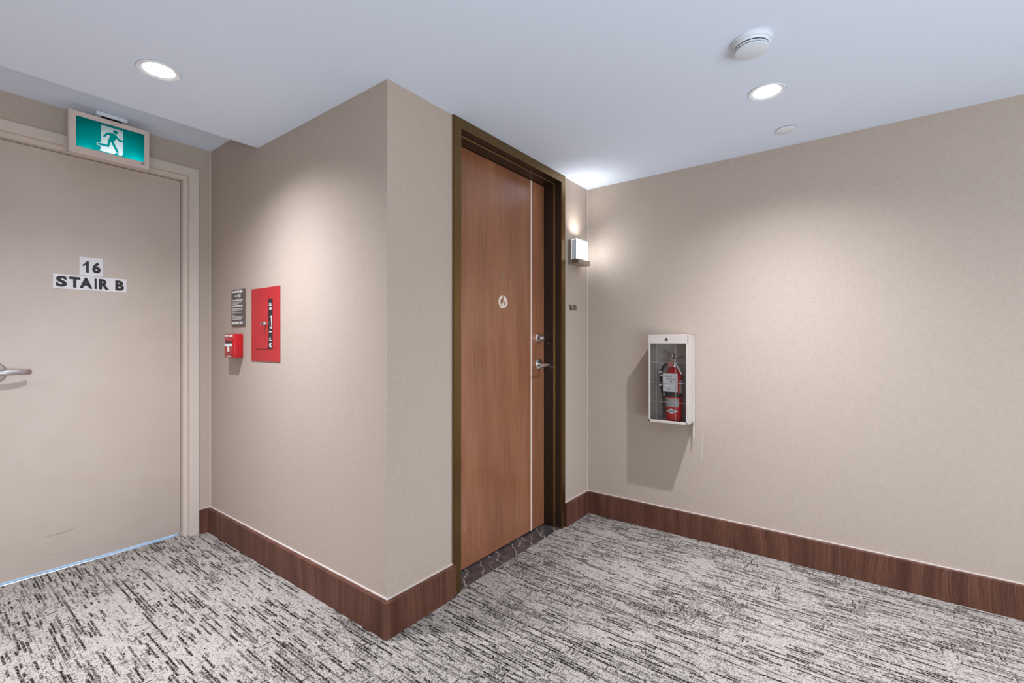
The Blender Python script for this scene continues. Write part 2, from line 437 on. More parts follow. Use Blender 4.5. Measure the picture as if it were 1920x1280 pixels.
# floor
bm = B()
box(bm, XB, XR+0.1, YB, YD, -0.06, 0)
box(bm, XB, XL+0.1, YD, YS+0.15, -0.06, 0)
fl = struct(obj('floor', bm, CARPET, smooth=False))
bm = B(); box(bm, XL+0.1, XR+0.1, YD, YD+0.9, -0.06, -0.004); struct(obj('floor_suite', bm, MARBLE, smooth=False)).name = 'trim_1'
# ceiling with round openings for the recessed lights
HOLE = 0.0555
outer = [(XB, YB), (XR+0.1, YB), (XR+0.1, YD+0.1), (XL+0.1, YD+0.1), (XL+0.1, YE), (XB, YE)]
holes = [circle(x, y, HOLE, 48) for x, y in DOWN]
V, F = cdt([outer]+holes, lambda p: 0 if inside(p, outer) and all(math.hypot(p[0]-x, p[1]-y) > HOLE-0.0008 for x, y in DOWN) else None)
bm = B()
vv = [bm.verts.new((v.x, v.y, ZC)) for v in V]
for f, _ in F: bm.faces.new([vv[i] for i in f])
# upright face of the dropped part and the back of the slab
a = [bm.verts.new(c) for c in ((XB, YE, ZC), (XL+0.1, YE, ZC), (XL+0.1, YE, ZH), (XB, YE, ZH))]; bm.faces.new(a)
box(bm, XB, XR+0.1, YB, YE, ZH, ZH+0.05)
box(bm, XB, XL+0.1, YE, YS+0.15, ZH, ZH+0.05)
struct(obj('ceiling', bm, CEIL, smooth=False))

# walls: boxes round the openings
def wall(name, boxes, mat=WALL):
    bm = B()
    for b in boxes: box(bm, *b)
    return struct(obj(name, bm, mat, smooth=False))
wall('wall_left', [(XL, XL+0.11, YD+T, YS+0.3, -0.02, ZH)])
wall('wall_right', [(XR, XR+0.12, YB, YD+0.2, -0.02, ZC+0.02)], WALLMARKED)
DX0, DX1, DZ1 = 1.532, 2.531, 2.2047         # outer size of the entry door frame
wall('wall_front', [(XL, DX0, YD, YD+T, -0.02, ZC+0.02), (DX1, XR, YD, YD+T, -0.02, ZC+0.02)])
SX1, SZ1 = 1.1012, 2.2027                     # outer size of the stair door frame
SX0 = 0.165                                   # its hidden left end
wall('wall_far', [(SX1, XL, YS, YS+T, -0.02, ZH), (SX0, SX1, YS, YS+T, SZ1, ZH), (XB, SX0, YS, YS+T, -0.02, ZH)])
wall('wall_outer', [(XB-0.1, XB, YB, YS+T, -0.02, ZH)])
wall('wall_suite', [(DX0-0.1, DX1+0.1, YD+0.45, YD+0.5, -0.02, 2.3), (DX0-0.1, DX0-0.05, YD+T, YD+0.5, -0.02, 2.3), (DX1+0.05, DX1+0.1, YD+T, YD+0.5, -0.02, 2.3), (DX0-0.1, DX1+0.1, YD+T, YD+0.5, 2.25, 2.3)])
wall('wall_stairwell', [(XB, SX1+0.2, YS+1.2, YS+1.25, -0.06, 2.5), (XB, XB+.05, YS+T, YS+1.2, -0.06, 2.5), (SX1+0.15, SX1+0.2, YS+T, YS+1.2, -0.06, 2.5), (XB, SX1+0.2, YS+0.1, YS+1.2, 2.4, 2.45), (XB, SX1+0.2, YS+0.15, YS+1.2, -0.06, -0.002)], CEIL)

# thin sealant beads where the papered walls meet
bm = B()
box(bm, XL-0.003, XL, YS-0.003, YS, ZB, ZH); box(bm, XR-0.003, XR, YD-0.003, YD, ZB, ZC)
struct(obj('trim_2', bm, CAULK, smooth=False))

# baseboards
def baseboard(name, segs, caps):
    root = empty(name, (0, 0, 0)); struct(root)
    for s in segs:
        bm = B(); box(bm, s[0], s[1], s[2], s[3], 0, ZB, 0.0012, 1); obj('board', bm, BASEWOOD, root)
    bm = B()
    for c in caps: box(bm, *c, ZB, ZB+0.0035)
    obj('sealant_bead', bm, CAULK, root, smooth=False)
    return root
baseboard('baseboard_left', [(XL-TB, XL, YD-TB, YS-TB)], [(XL-0.007, XL, YD-0.007, YS)])
baseboard('baseboard_far', [(SX1, XL, YS-TB, YS)], [(SX1, XL-0.007, YS-0.007, YS)])
baseboard('baseboard_front', [(XL, DX0+0.002, YD-TB, YD), (DX1+0.0, 2.7925, YD-TB, YD), (2.7945, XR-TB, YD-TB, YD)], [(XL, DX0, YD-0.007, YD), (DX1, XR-0.007, YD-0.007, YD)])
baseboard('baseboard_right', [(XR-TB, XR, YB, YD)], [(XR-0.007, XR, YB, YD)])

# ------------------------------------------------------------------ stair door
d1 = struct(empty('door_1', (0.63, YS, 0)), 'painted beige steel stair door with lever handle', None)
def L(x, y=0.0): return x-0.63, y
bm = B(); ox = -0.63
def ushape(bm, xa, xb, ztop, ia, ib, iz, y0, y1, z0=0.0, bev=0.0015):
    r0 = len(bm.verts)
    prism(bm, [(xa, z0), (xa, ztop), (xb, ztop), (xb, z0), (ib, z0), (ib, iz), (ia, iz), (ia, z0)], y0, y1)
    bm.verts.ensure_lookup_table(); vs = set(bm.verts[r0:])
    es = [e for e in bm.edges if e.verts[0] in vs and e.verts[1] in vs and abs(e.verts[0].co.y-y0) < 1e-6 and abs(e.verts[1].co.y-y0) < 1e-6]
    if bev: bmesh.ops.bevel(bm, geom=es, offset=bev, segments=2, affect='EDGES')
ushape(bm, SX0+ox, SX1+ox, SZ1, SX0+0.05+ox, 1.051+ox, 2.153, -0.012, 0.13)
ushape(bm, SX0+0.045+ox, 1.056+ox, 2.158, SX0+0.0725+ox, 1.0285+ox, 2.130, 0.02, 0.129)
obj('door_frame', bm, FRAMEPAINT, d1)
bm = B(); box(bm, SX0+0.0755+ox, 1.0265+ox, 0.058, 0.102, 0.014, 2.127, 0.0015)
leaf = obj('door_leaf', bm, DOORPAINT, d1)
bm = B(); box(bm, SX0+0.074+ox, 1.028+ox, 0.052, 0.13, -0.002, 0.0035, 0.0008, 1)
obj('threshold', bm, ALU, d1)
h = empty('door_handle', (0.27+ox, 0.058, 1.017), 0, d1)
bm = B(); lathe(bm, [(0, 0), (0.050, 0), (0.050, 0.004), (0.044, 0.010), (0.022, 0.013), (0.0, 0.013)], 40, axis((0, 0, 0), (0, -1, 0)))
obj('rosette', bm, STEEL, h)
bm = B()
cyl(bm, (0, -0.012, 0), (0, -0.055, 0), 0.015, 0.013, 24)
tube(bm, [(-0.012, -0.052, 0), (0.008, -0.057, 0.001), (0.035, -0.062, 0.001), (0.07, -0.060, 0.0005), (0.10, -0.054, 0), (0.124, -0.045, 0)],
     lambda t: 0.0165-0.0035*t if t < .97 else 0.0095, 16, 6, sx=0.42, sy=0.88)
obj('lever', bm, STEEL, h)

ONE = [(0.38, 0.0), (0.68, 0.0), (0.68, 1.0), (0.44, 1.0), (0.34, 0.86), (0.20, 0.76), (0.05, 0.70), (0.05, 0.53), (0.24, 0.60), (0.38, 0.70)]
def digit_one(x0, x1, z0, z1, y0, y1, thin=False):
    pts = [(0.58, 0.0), (0.68, 0.0), (0.68, 1.0), (0.60, 1.0), (0.05, 0.82), (0.05, 0.74), (0.58, 0.90)] if thin else ONE
    bm = B(); prism(bm, [(x0+(x1-x0)*(p-0.05)/0.63, z0+(z1-z0)*q) for p, q in pts], y0, y1)
    bmesh.ops.recalc_face_normals(bm, faces=bm.faces); me = bpy.data.meshes.new('digit'); bm.to_mesh(me); bm.free(); return me

def letters(text, name, spans, z0, z1, parent, y=-0.0033):
    for ch, (a, b) in zip(text, spans):
        link(name, digit_one(a, b, z0, z1, y-0.0004, y+0.0004) if ch == '1' else text_mesh(ch, a, b, z0, z1, y, 0.0008, 0.05), BLACK, parent)

def text_sign(name, label, x0, x1, z0, z1, lines, y=YS+0.058, border=0.0):
    r = thing(name, label, 'sign', ((x0+x1)/2, y, (z0+z1)/2))
    w, hh = (x1-x0)/2, (z1-z0)/2
    bm = B(); box(bm, -w, w, -0.003, 0, -hh, hh, 0.0006, 1); obj('plate', bm, PLATE, r)
    lines(r, w, hh)
    return r
k = 1.018
def kx(x): return x*k
def kz(z): return EYE+(z-EYE)*k
text_sign('floor_number_sign', 'small white plate reading 16 above the STAIR B plate', kx(.5655), kx(.6578), kz(1.506), kz(1.603),
          lambda r, w, hh: letters('16', 'digit', [(-w*0.74, -w*0.22), (w*0.06, w*0.80)], -hh*0.66, hh*0.54, r))
text_sign('stair_name_sign', 'long white plate reading STAIR B on the beige stair door', kx(.467), kx(.7561), kz(1.431), kz(1.5045),
          lambda r, w, hh: letters('STAIRB', 'letter', [(w*a, w*b) for a, b in ((-0.93, -0.64), (-0.59, -0.30), (-0.32, 0.03), (0.085, 0.145), (0.205, 0.49), (0.67, 0.925))], -hh*0.74, hh*0.74, r))

# ------------------------------------------------------------------ exit sign
ex = thing('exit_sign', 'green running man exit sign hanging from the ceiling over the stair door', 'exit sign', (0.662, 3.07, 2.19))
def e(p): return (p[0]-0.662, p[1]-2.19)
bm = B()
hx0, hx1, hz0, hz1 = 0.5037-0.662, 0.820-0.662, 2.092-2.19, 2.296-2.19
wx0, wx1, wz0, wz1 = 0.5278-0.662, 0.7985-0.662, 2.125-2.19, 2.2735-2.19
# frame front with bevelled corners, as four bars, plus shell
c = 0.007
for bx in ((hx0, wx0, hz0, hz1), (wx1, hx1, hz0, hz1), (wx0, wx1, hz0, wz0), (wx0, wx1, wz1, hz1)):
    box(bm, bx[0], bx[1], 0.0, 0.006, bx[2], bx[3])
sh = [(hx0-0.0, hz0+c), (hx0+c, hz0-0.001), (hx1-c, hz0-0.001), (hx1, hz0+c), (hx1, hz1-0.002), (hx0, hz1-0.002)]
box(bm, hx0-0.001, hx0+0.002, 0.001, 0.050, hz0+0.004, hz1, 0.0008, 1); box(bm, hx1-0.002, hx1+0.001, 0.001, 0.050, hz0+0.004, hz1, 0.0008, 1)
box(bm, hx0, hx1, 0.001, 0.050, hz0-0.001, hz0+0.002); box(bm, hx0, hx1, 0.001, 0.050, hz1-0.002, hz1+0.001); box(bm, hx0, hx1, 0.048, 0.050, hz0, hz1)
obj('housing', bm, SIGNBODY, ex)
white = [e(p) for p in [(0.6222, 2.2628), (0.7097, 2.2615), (0.7097, 2.139), (0.7026, 2.1306), (0.6884, 2.1312), (0.6954, 2.1396), (0.6825, 2.1400), (0.6731, 2.1302), (0.6114, 2.13), (0.6209, 2.1378), (0.6204, 2.1553), (0.6075, 2.1552), (0.6048, 2.158), (0.6046, 2.1619), (0.6114, 2.1705), (0.6222, 2.1722)]]
man = [e(p) for p in [(0.6283, 2.2059), (0.6442, 2.2305), (0.6480, 2.2325), (0.6661, 2.2349), (0.6760, 2.2335), (0.6825, 2.2296), (0.6931, 2.2153), (0.7096, 2.2098), (0.7096, 2.2005), (0.6931, 2.2016), (0.6832, 2.2118), (0.6718, 2.191), (0.6938, 2.1438), (0.6825, 2.1415), (0.6610, 2.1889), (0.6592, 2.184), (0.6534, 2.159), (0.6085, 2.1574), (0.6068, 2.161), (0.6137, 2.1688), (0.6465, 2.1692), (0.6493, 2.1925), (0.658, 2.2209), (0.6477, 2.2202), (0.6363, 2.2034)]]
hx, hz = e((0.679, 2.2443)); head = circle(hx, hz, 0.0098, 20)
win = [(wx0, wz0), (wx1, wz0), (wx1, wz1), (wx0, wz1)]
def cls(p):
    if not inside(p, win): return None
    return 1 if inside(p, white) and not inside(p, man) and not inside(p, head) else 0
V, F = cdt([win, white, man, head], cls)
bm = B(); vv = [bm.verts.new((v.x, 0.003, v.y)) for v in V]
for f, m in F: bm.faces.new([vv[i] for i in f]).material_index = m
obj('lit_panel', bm, [SIGNGREEN, SIGNWHITE], ex, smooth=False)
bm = B(); box(bm, 0.1225, 0.1365, -0.0006, 0.0002, -0.0765, -0.0725); box(bm, 0.1335, 0.138, -0.0007, 0.0002, -0.0772, -0.0722)
obj('maker_mark', bm, BLACK, ex, smooth=False)
bm = B(); box(bm, 0.609-0.662, 0.737-0.662, 0.028, 0.070, 0.129, ZH-2.19, 0.006); mt = obj('ceiling_mount', bm, WHITE, ex)
bm = B(); box(bm, -0.03, 0.05, 0.034, 0.048, 0.104, 0.132); obj('mount_stem', bm, DARKGAP, ex)
for lx, en in ((-0.095, 0.028), (0.100, 0.05), (0.0, 0.03)):
    q = lamp('sign_lamp', 'AREA', (lx, 0.036, -0.082), en, (0.80, 0.97, 1.0), (PI+math.radians(40), 0, 0), shape='RECTANGLE', size=0.05, size_y=0.012); q.parent = ex
q = lamp('sign_backlight', 'AREA', (0, 0.046, -0.01), 0.10, (0.80, 0.97, 1.0), (PI/2, 0, 0), shape='RECTANGLE', size=0.27, size_y=0.12); q.parent = ex

# ------------------------------------------------------------------ notice, pull station, red panel on wall_left  (local x = viewer's right)
RZ = -PI/2
def on_left(y0, y1, z0): return (XL, (y0+y1)/2, z0)
pl = thing('fire_notice_plaque', 'brown plaque with white IN CASE OF FIRE text, above the red pull station', 'notice', (XL, 2.818, 1.355), RZ)
w, hh = 0.0845, 0.1045
bm = B(); box(bm, -w, w, -0.006, 0, -hh, hh, 0.001, 1); obj('plate', bm, PLAQUE, pl)
Lm = -w*0.88
lines = [('IN CASE OF FIRE', Lm, w*0.70, hh*0.80, hh*0.95, -0.0065, 0.0008, 0.03), ('CALL', -w*0.45, -w*0.12, hh*0.60, hh*0.68, -0.0065, 0.0008, 0.02), ('911', -w*0.04, w*0.40, hh*0.54, hh*0.74, -0.0065, 0.0008, 0.03),
         ('UPON DISCOVERY OF FIRE', Lm, w*0.72, hh*0.38, hh*0.45, -0.0065, 0.0008, 0.03),
         ('DO NOT USE ELEVATORS', Lm, w*0.72, hh*0.075, hh*0.145, -0.0065, 0.0008, 0.03),
         ('REMAIN CALM', Lm, w*0.72, -hh*0.88, -hh*0.74, -0.0065, 0.0008, 0.03)]
lettering('heading_text', lines, INKWHITE, pl)
bm = B()
zz = [(0.315, .9), (0.26, .85), (0.205, .6), (-0.03, .95, 1), (-0.085, 1.0), (-0.14, .95), (-0.20, .4), (-0.255, .9), (-0.31, .25), (-0.40, .2, 1), (-0.46, .95), (-0.51, 1.0), (-0.56, .85), (-0.61, .9)]
for q in zz:
    zc = hh*q[0]; x = Lm; end = Lm+(w*1.6)*q[1]; th = 0.0016 if len(q) > 2 else 0.0010
    while x < end-0.002:
        l = random.uniform(0.004, 0.014); box(bm, x, min(x+l, end), -0.0066, -0.0058, zc-th, zc+th); x += l+0.0022
stuff(obj('small_print', bm, INKWHITE, pl, smooth=False))

ps = thing('fire_alarm_pull_station', 'small red fire alarm pull station with white T handle, below the plaque', 'pull station', (XL, 2.826, 1.142), RZ)
bm = B(); box(bm, -0.063, 0.063, -0.048, 0, -0.0665, 0.0655, 0.004, 2); obj('body', bm, REDPULL, ps)
bm = B(); box(bm, -0.052, 0.052, -0.051, -0.047, -0.046, 0.032, 0.001, 1); obj('recess_plate', bm, REDPULL, ps)
bm = B(); box(bm, -0.040, 0.040, -0.0518, -0.0508, 0.012, 0.027); obj('dark_slot', bm, BLACK, ps, smooth=False)
bm = B(); box(bm, -0.047, 0.047, -0.0545, -0.051, -0.005, 0.010, 0.002, 1); box(bm, -0.011, 0.011, -0.0540, -0.051, -0.034, -0.003, 0.002, 1); ha = obj('pull_handle', bm, INKWHITE, ps)
bm = B(); prism(bm, [(-0.009, -0.034), (0.009, -0.034), (0, -0.042)], -0.053, -0.0508); obj('arrow', bm, BLACK, ps, smooth=False)
lettering('lettering', [('FIRE', -0.055, -0.010, 0.049, 0.060, -0.0484, 0.0008, 0.04), ('ALARM', 0.000, 0.045, 0.049, 0.060, -0.0484, 0.0008, 0.04), ('PULL DOWN', -0.030, 0.022, -0.062, -0.056, -0.0484, 0.0008, 0.03)], INKWHITE, ps)
bm = B(); cyl(bm, (-0.012, -0.048, 0.047), (-0.012, -0.052, 0.047), 0.005, seg=16); obj('lock', bm, STEEL, ps)

fp = thing('red_fire_cabinet_panel', 'large red steel fire panel with black text strip and keyed lock', 'fire panel', (XL, 2.502, 1.060), RZ)
bm = B(); box(bm, -0.156, 0.156, -0.004, 0, 0, 0.389, 0.001, 1); obj('face_plate', bm, RED, fp)
bm = B(); box(bm, -0.098, 0.040, -0.0072, -0.004, 0.066, 0.342, 0.0008, 1); dl = obj('door_leaf', bm, RED, fp)
bm = B(); box(bm, 0.0415, 0.0825, -0.0055, -0.004, 0.066, 0.326); st = obj('text_strip', bm, BLACK, fp, smooth=False)
bm = B()
for z0, hgt, x0, x1 in ((.303, .003, .050, .070), (.297, .003, .052, .074), (.290, .004, .050, .076), (.279, .004, .056, .072), (.270, .006, .052, .076), (.153, .004, .050, .076), (.117, .005, .050, .058), (.117, .013, .060, .064), (.110, .004, .052, .074), (.092, .004, .054, .074), (.084, .005, .050, .070), (.076, .004, .056, .076)):
    box(bm, x0, x1, -0.0062, -0.0054, z0, z0+hgt)
tube(bm, [(0.058, -0.0058, 0.226), (0.072, -0.0058, 0.238), (0.074, -0.0058, 0.215), (0.077, -0.0058, 0.195), (0.072, -0.0058, 0.172), (0.058, -0.0058, 0.180)], 0.0016, 6)
stuff(obj('strip_print', bm, INKWHITE, fp, smooth=False))
bm = B(); cyl(bm, (0.018, -0.007, 0.199), (0.018, -0.016, 0.199), 0.012, 0.011, 20, 0.001); cyl(bm, (0.018, -0.016, 0.199), (0.018, -0.020, 0.199), 0.0055, seg=14); box(bm, 0.0165, 0.0195, -0.034, -0.018, 0.188, 0.208, 0.001, 1); obj('key_lock', bm, CHROME, fp)

# ------------------------------------------------------------------ entry door
d2 = struct(empty('door_2', ((DX0+DX1)/2, YD, 0)), 'dark veneered apartment entry door in a bronze metal frame', None)
ox = -(DX0+DX1)/2
bm = B()
ZI = 2.1573; P = -0.012
ushape(bm, DX0+ox, DX1+ox, DZ1-0.0005, 1.580+ox, 2.486+ox, ZI, P, 0.150, -0.004, 0.0012)
ushape(bm, 1.575+ox, 2.491+ox, ZI+0.005, 1.591+ox, 2.475+ox, ZI-0.0075, 0.040, 0.149, -0.004, 0.0008)
ushape(bm, 1.576+ox, 2.490+ox, ZI+0.004, 1.5845+ox, 2.4815+ox, ZI-0.0035, 0.031, 0.045, -0.004, 0.0006)
obj('door_frame', bm, BRONZE, d2)
bm = B(); ushape(bm, 1.5798+ox, 2.4862+ox, ZI+0.0002, 1.5905+ox, 2.4755+ox, ZI-0.0070, 0.0385, 0.040, -0.002, 0)
obj('lit_lip', bm, LITBRONZE, d2)['label'] = 'stop lip of the frame, lit tone put into its colour'
bm = B(); ushape(bm, 1.5908+ox, 2.4752+ox, ZI-0.0073, 1.5918+ox, 2.4742+ox, ZI-0.0083, 0.043, 0.107, -0.002, 0)  # thin liners that paint the reveal dark
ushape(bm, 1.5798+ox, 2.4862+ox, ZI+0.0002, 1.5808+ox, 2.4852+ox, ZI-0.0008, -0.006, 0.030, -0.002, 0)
stuff(obj('shade_liner', bm, SHADELINER, d2))['label'] = 'dark liner painting shade into the frame recess'
X1 = 2.330
lf = empty('door_leaf', (0, 0, 0), 0, d2)
bm = B(); box(bm, 1.5935+ox, X1-0.0055+ox, 0.110, 0.152, 0.012, 2.147, 0.0008, 1); obj('wide_panel', bm, DOORWOOD, lf)
bm = B(); box(bm, X1+0.0055+ox, 2.4725+ox, 0.110, 0.152, 0.012, 2.147, 0.0008, 1); obj('narrow_panel', bm, DOORWOOD, lf)
bm = B(); box(bm, X1-0.006+ox, X1+0.006+ox, 0.1085, 0.150, 0.012, 2.147)
for z, r in ((2.09, .0035), (1.98, .003), (1.85, .003), (1.66, .0025), (1.25, .0025), (0.46, .004), (0.975, .0035), (0.40, .003)):
    lathe(bm, [(0, 0), (r, 0), (r*0.7, 0.0015), (0, 0.002)], 8, axis((X1-0.006+ox, 0.1088, z), (0, -1, 0)))
st = obj('inlay_strip', bm, INLAY, lf); st['label'] = 'pale vertical inlay strip'
# peephole
bm = B(); px_ = 2.043+ox
cyl(bm, (px_, 0.110, 1.5405), (px_, 0.106, 1.5405), 0.0085, 0.0075, 20); obj('peephole', bm, CHROME, lf)
bm = B(); cyl(bm, (px_, 0.107, 1.5405), (px_, 0.1055, 1.5405), 0.0045, seg=14); obj('peephole_lens', bm, BLACK, lf)
# emblem: open ring cut by a rising blade
ecx, ecz = 2.048+ox, 1.388; er, ez = 0.041, 0.035
def epol(pts): return [(ecx+a*er, ecz+b*ez) for a, b in pts]
bm = B()
ring_o = [(math.cos(t)*0.98, math.sin(t)*1.0) for t in [math.radians(q) for q in range(98, 236, 8)]]
ring_i = [(math.cos(t)*0.62+0.02, math.sin(t)*0.66) for t in [math.radians(q) for q in range(232, 96, -8)]]
prism(bm, epol(ring_o+ring_i), 0.1065, 0.110)
leaf_o = [(0.10, 1.0), (0.45, 0.86), (0.80, 0.45), (0.97, 0.0), (0.86, -0.48), (0.50, -0.82), (0.02, -1.0), (-0.70, -1.08), (-0.30, -0.62), (0.05, -0.05), (0.16, 0.45)]
leaf_i = [(0.36, 0.45), (0.58, 0.05), (0.55, -0.35), (0.28, -0.60), (0.02, -0.66), (0.20, -0.25), (0.33, 0.10)]
lo, li = epol(leaf_o), epol(leaf_i)
V, F = cdt([lo, li], lambda p: 0 if inside(p, lo) and not inside(p, li) else None)
vf = [bm.verts.new((v.x, 0.1065, v.y)) for v in V]
nf = [bm.faces.new([vf[i] for i in f]) for f, _ in F]
ex_ = bmesh.ops.extrude_face_region(bm, geom=nf)
for g in ex_['geom']:
    if isinstance(g, bmesh.types.BMVert): g.co.y = 0.110
obj('emblem', bm, EMBLEM, lf, smooth=False)['label'] = 'ivory round emblem cut by a blade shape'
# deadbolt
bm = B(); dx = 2.410+ox
lathe(bm, [(0, 0), (0.031, 0), (0.031, 0.003), (0.027, 0.006), (0.0215, 0.028), (0.0205, 0.030), (0.0, 0.030)], 32, axis((dx, 0.110, 1.186), (0, -1, 0)))
lathe(bm, [(0.012, 0.030), (0.012, 0.040), (0.010, 0.042), (0, 0.042)], 20, axis((dx, 0.110, 1.186), (0, -1, 0)))
obj('deadbolt', bm, CHROME, lf)
bm = B(); box(bm, dx-0.001, dx+0.001, 0.0665, 0.069, 1.181, 1.191); obj('keyhole', bm, BLACK, lf)
h = empty('door_handle', (2.410+ox, 0.110, 1.022), 0, lf)
bm = B(); lathe(bm, [(0, 0), (0.034, 0), (0.034, 0.003), (0.029, 0.010), (0.012, 0.012)], 32, axis((0, 0, 0), (0, -1, 0)))
cyl(bm, (0, -0.008, 0), (0, -0.070, 0.0), 0.0095, 0.0085, 20)
tube(bm, [(0.008, -0.072, 0.001), (-0.012, -0.073, -0.001), (-0.05, -0.070, -0.006), (-0.085, -0.064, -0.014), (-0.108, -0.060, -0.021)], lambda t: 0.0095-0.002*t, 14, 6, sx=0.6, sy=1.0)
bmh = bm
me = bpy.data.meshes.new('lever'); bmesh.ops.recalc_face_normals(bmh, faces=bmh.faces); bmh.to_mesh(me); bmh.free(); me.shade_smooth(); me.set_sharp_from_angle(angle=0.6)
bpy.data.objects.remove(h)
hd = link('door_handle', me, CHROME, lf, (2.410+ox, 0.110, 1.022))
# striker fittings on the dark jamb
bm = B()
for z in (1.155, 1.025, 0.43, 0.40): cyl(bm, (2.4745+ox, 0.075, z), (2.4725+ox, 0.075, z), 0.003, seg=10)
stuff(obj('jamb_screw', bm, CHROME, d2))
# marble sill
bm = B(); box(bm, 1.580, 2.486, YD+0.0005, YD+0.25, -0.03, 0.0025, 0.0008, 1)
sill = struct(obj('trim_3', bm, MARBLE), 'dark veined marble sill under the entry door')

# ------------------------------------------------------------------ wall sconce
sc = thing('wall_sconce', 'square glowing glass wall sconce on nickel bracket beside the entry door', 'wall lamp', (2.6615, YD, 1.66))
bm = B(); box(bm, -0.0765, 0.0765, -0.024, 0, 0, 0.157, 0.0015, 1); obj('back_plate', bm, SCONCEMETAL, sc)
bm = B(); box(bm, -0.0765, 0.0765, -0.078, -0.024, 0, 0.030, 0.0015, 1); obj('bottom_ledge', bm, SCONCEMETAL, sc)
bm = B(); box(bm, -0.071, 0.071, -0.064, -0.0245, 0.0305, 0.157, 0.002, 2); obj('glass_shade', bm, GLOW, sc)
bm = B(); box(bm, -0.0725, -0.0712, -0.060, -0.0245, 0.0305, 0.156); box(bm, -0.071, 0.071, -0.060, -0.0245, 0.1572, 0.1585);  # panes added over the glass to dim its left side and top
stuff(obj('glow_mask_pane', bm, GLOWMASK, sc))['label'] = 'added side and top panes dimming the glow'
lamp('sconce_lamp', 'AREA', (0, -0.048, 0.162), 0.48, (1.0, 0.98, 0.97), (PI, 0, 0), shape='RECTANGLE', size=0.12, size_y=0.03, spread=math.radians(95)).parent = sc

# ------------------------------------------------------------------ suite number
nm = thing('suite_number', 'small dark bronze digits 1601 on the wall under the sconce', 'number', (2.6437, YD, 1.385))
xs = [-0.0455, -0.0280, 0.0010, 0.0320]; ws = [0.0100, 0.0200, 0.0220, 0.0100]
for ch, x, wd in zip('1601', xs, ws):
    me = digit_one(x, x+wd, -0.018, 0.018, -0.0045, -0.0005, True) if ch == '1' else text_mesh(ch, x, x+wd, -0.018, 0.018, -0.003, 0.003, -0.018)
    link('digit', me, NUMBRONZE, nm)

# ------------------------------------------------------------------ extinguisher cabinet on wall_right (local: x to viewer's right, y into wall)
CX = Matrix
cb = thing('extinguisher_cabinet', 'white glazed steel box on the right wall holding the fire extinguisher', 'cabinet', (XR, 0.899, 0.690), RZ)
W2, D, H = 0.113, 0.15, 0.515
bm = B()
box(bm, -W2, -W2+0.0015, -D+0.012, 0, 0, H); box(bm, W2-0.0015, W2, -D+0.012, 0, 0, H)
box(bm, -W2, W2, -D+0.012, 0, 0, 0.0015); box(bm, -W2, W2, -D+0.012, 0, H-0.0015, H); box(bm, -W2, W2, -0.002, 0, 0, H)
obj('box_body', bm, CABWHITE, cb, smooth=False)
bm = B(); hd_ = 0.053
box(bm, -W2-0.001, W2+0.001, -D-0.001, -D+0.014, H-hd_, H+0.001, 0.0012, 1)
box(bm, -W2, -W2+0.009, -D, -D+0.012, 0, H-hd_, 0.001, 1); box(bm, W2-0.008, W2, -D, -D+0.012, 0, H-hd_, 0.001, 1)
box(bm, -W2, W2, -D, -D+0.012, -0.001, 0.013, 0.001, 1)
box(bm, W2-0.0005, W2+0.001, -D, -0.065, 0, H, 0.0005, 1)
obj('door_frame', bm, CABWHITE, cb)
bm = B(); cyl(bm, (-0.004, -D-0.001, H-hd_/2), (-0.004, -D-0.005, H-hd_/2), 0.0095, 0.0085, 20, 0.0008); lk = obj('lock', bm, STEEL, cb)
bm = B(); cyl(bm, (-0.004, -D-0.005, H-hd_/2), (-0.004, -D-0.0065, H-hd_/2), 0.005, seg=14); obj('keyway', bm, BLACK, lk)
bm = B(); box(bm, -W2+0.009, W2-0.008, -D+0.006, -D+0.008, 0.013, H-hd_); pn = obj('clear_pane', bm, PANE, cb, smooth=False)
pn['label'] = 'clear plastic break pane'
bm = B()
px0, px1, pz0, pz1 = -W2+0.009, W2-0.008, 0.013, H-hd_
for z in (0.122, 0.235, 0.352): box(bm, px0, px1, -D+0.0052, -D+0.006, z-0.0006, z+0.0006)
for x in (-0.066, 0.046): box(bm, x-0.0006, x+0.0006, -D+0.0052, -D+0.006, pz0, pz1)
stuff(obj('score_line', bm, SCORE, cb, smooth=False))
bm = B(); z = 0.095
while z < H-0.03:
    lathe(bm, [(0.0022, 0), (0.0032, 0.0012), (0.0032, 0.0058), (0.0022, 0.007)], 8, axis((W2+0.002, -0.022, z), (0, 0, 1))); z += 0.0078
stuff(obj('piano_hinge', bm, CABWHITE, cb))
bm = B(); box(bm, W2+0.001, W2+0.0035, -0.036, -0.022, -0.092, 0.102, 0.001, 1); cyl(bm, (W2+0.0035, -0.029, 0.096), (W2+0.006, -0.029, 0.096), 0.003, seg=10)
obj('release_strap', bm, INKWHITE, cb)['label'] = 'thin white strap hanging below the box'

# ------------------------------------------------------------------ fire extinguisher inside it
fx = thing('fire_extinguisher', 'red fire extinguisher with black hose and white tag inside the wall cabinet', 'extinguisher', (2.782, 0.887, 0.6935), RZ)
R0 = 0.0475
bm = B(); lathe(bm, [(0, 0.002), (0.036, 0), (0.043, 0.004), (R0, 0.012), (R0, 0.268), (0.046, 0.280), (0.040, 0.296), (0.029, 0.309), (0.018, 0.316), (0.016, 0.326), (0, 0.326)], 40); obj('cylinder', bm, REDEXT, fx)
bm = B(); lathe(bm, [(0.017, 0.318), (0.0175, 0.336), (0.013, 0.340), (0.013, 0.366), (0.0, 0.368)], 20); box(bm, -0.012, 0.012, -0.024, 0.016, 0.345, 0.368, 0.002, 1); obj('valve', bm, STEEL, fx)
bm = B(); box(bm, -0.006, 0.006, -0.075, 0.010, 0.368, 0.374, 0.001, 1)
tube(bm, [(0.0, -0.005, 0.372), (-0.012, -0.030, 0.392), (-0.044, -0.060, 0.425)], 0.0028, 8)
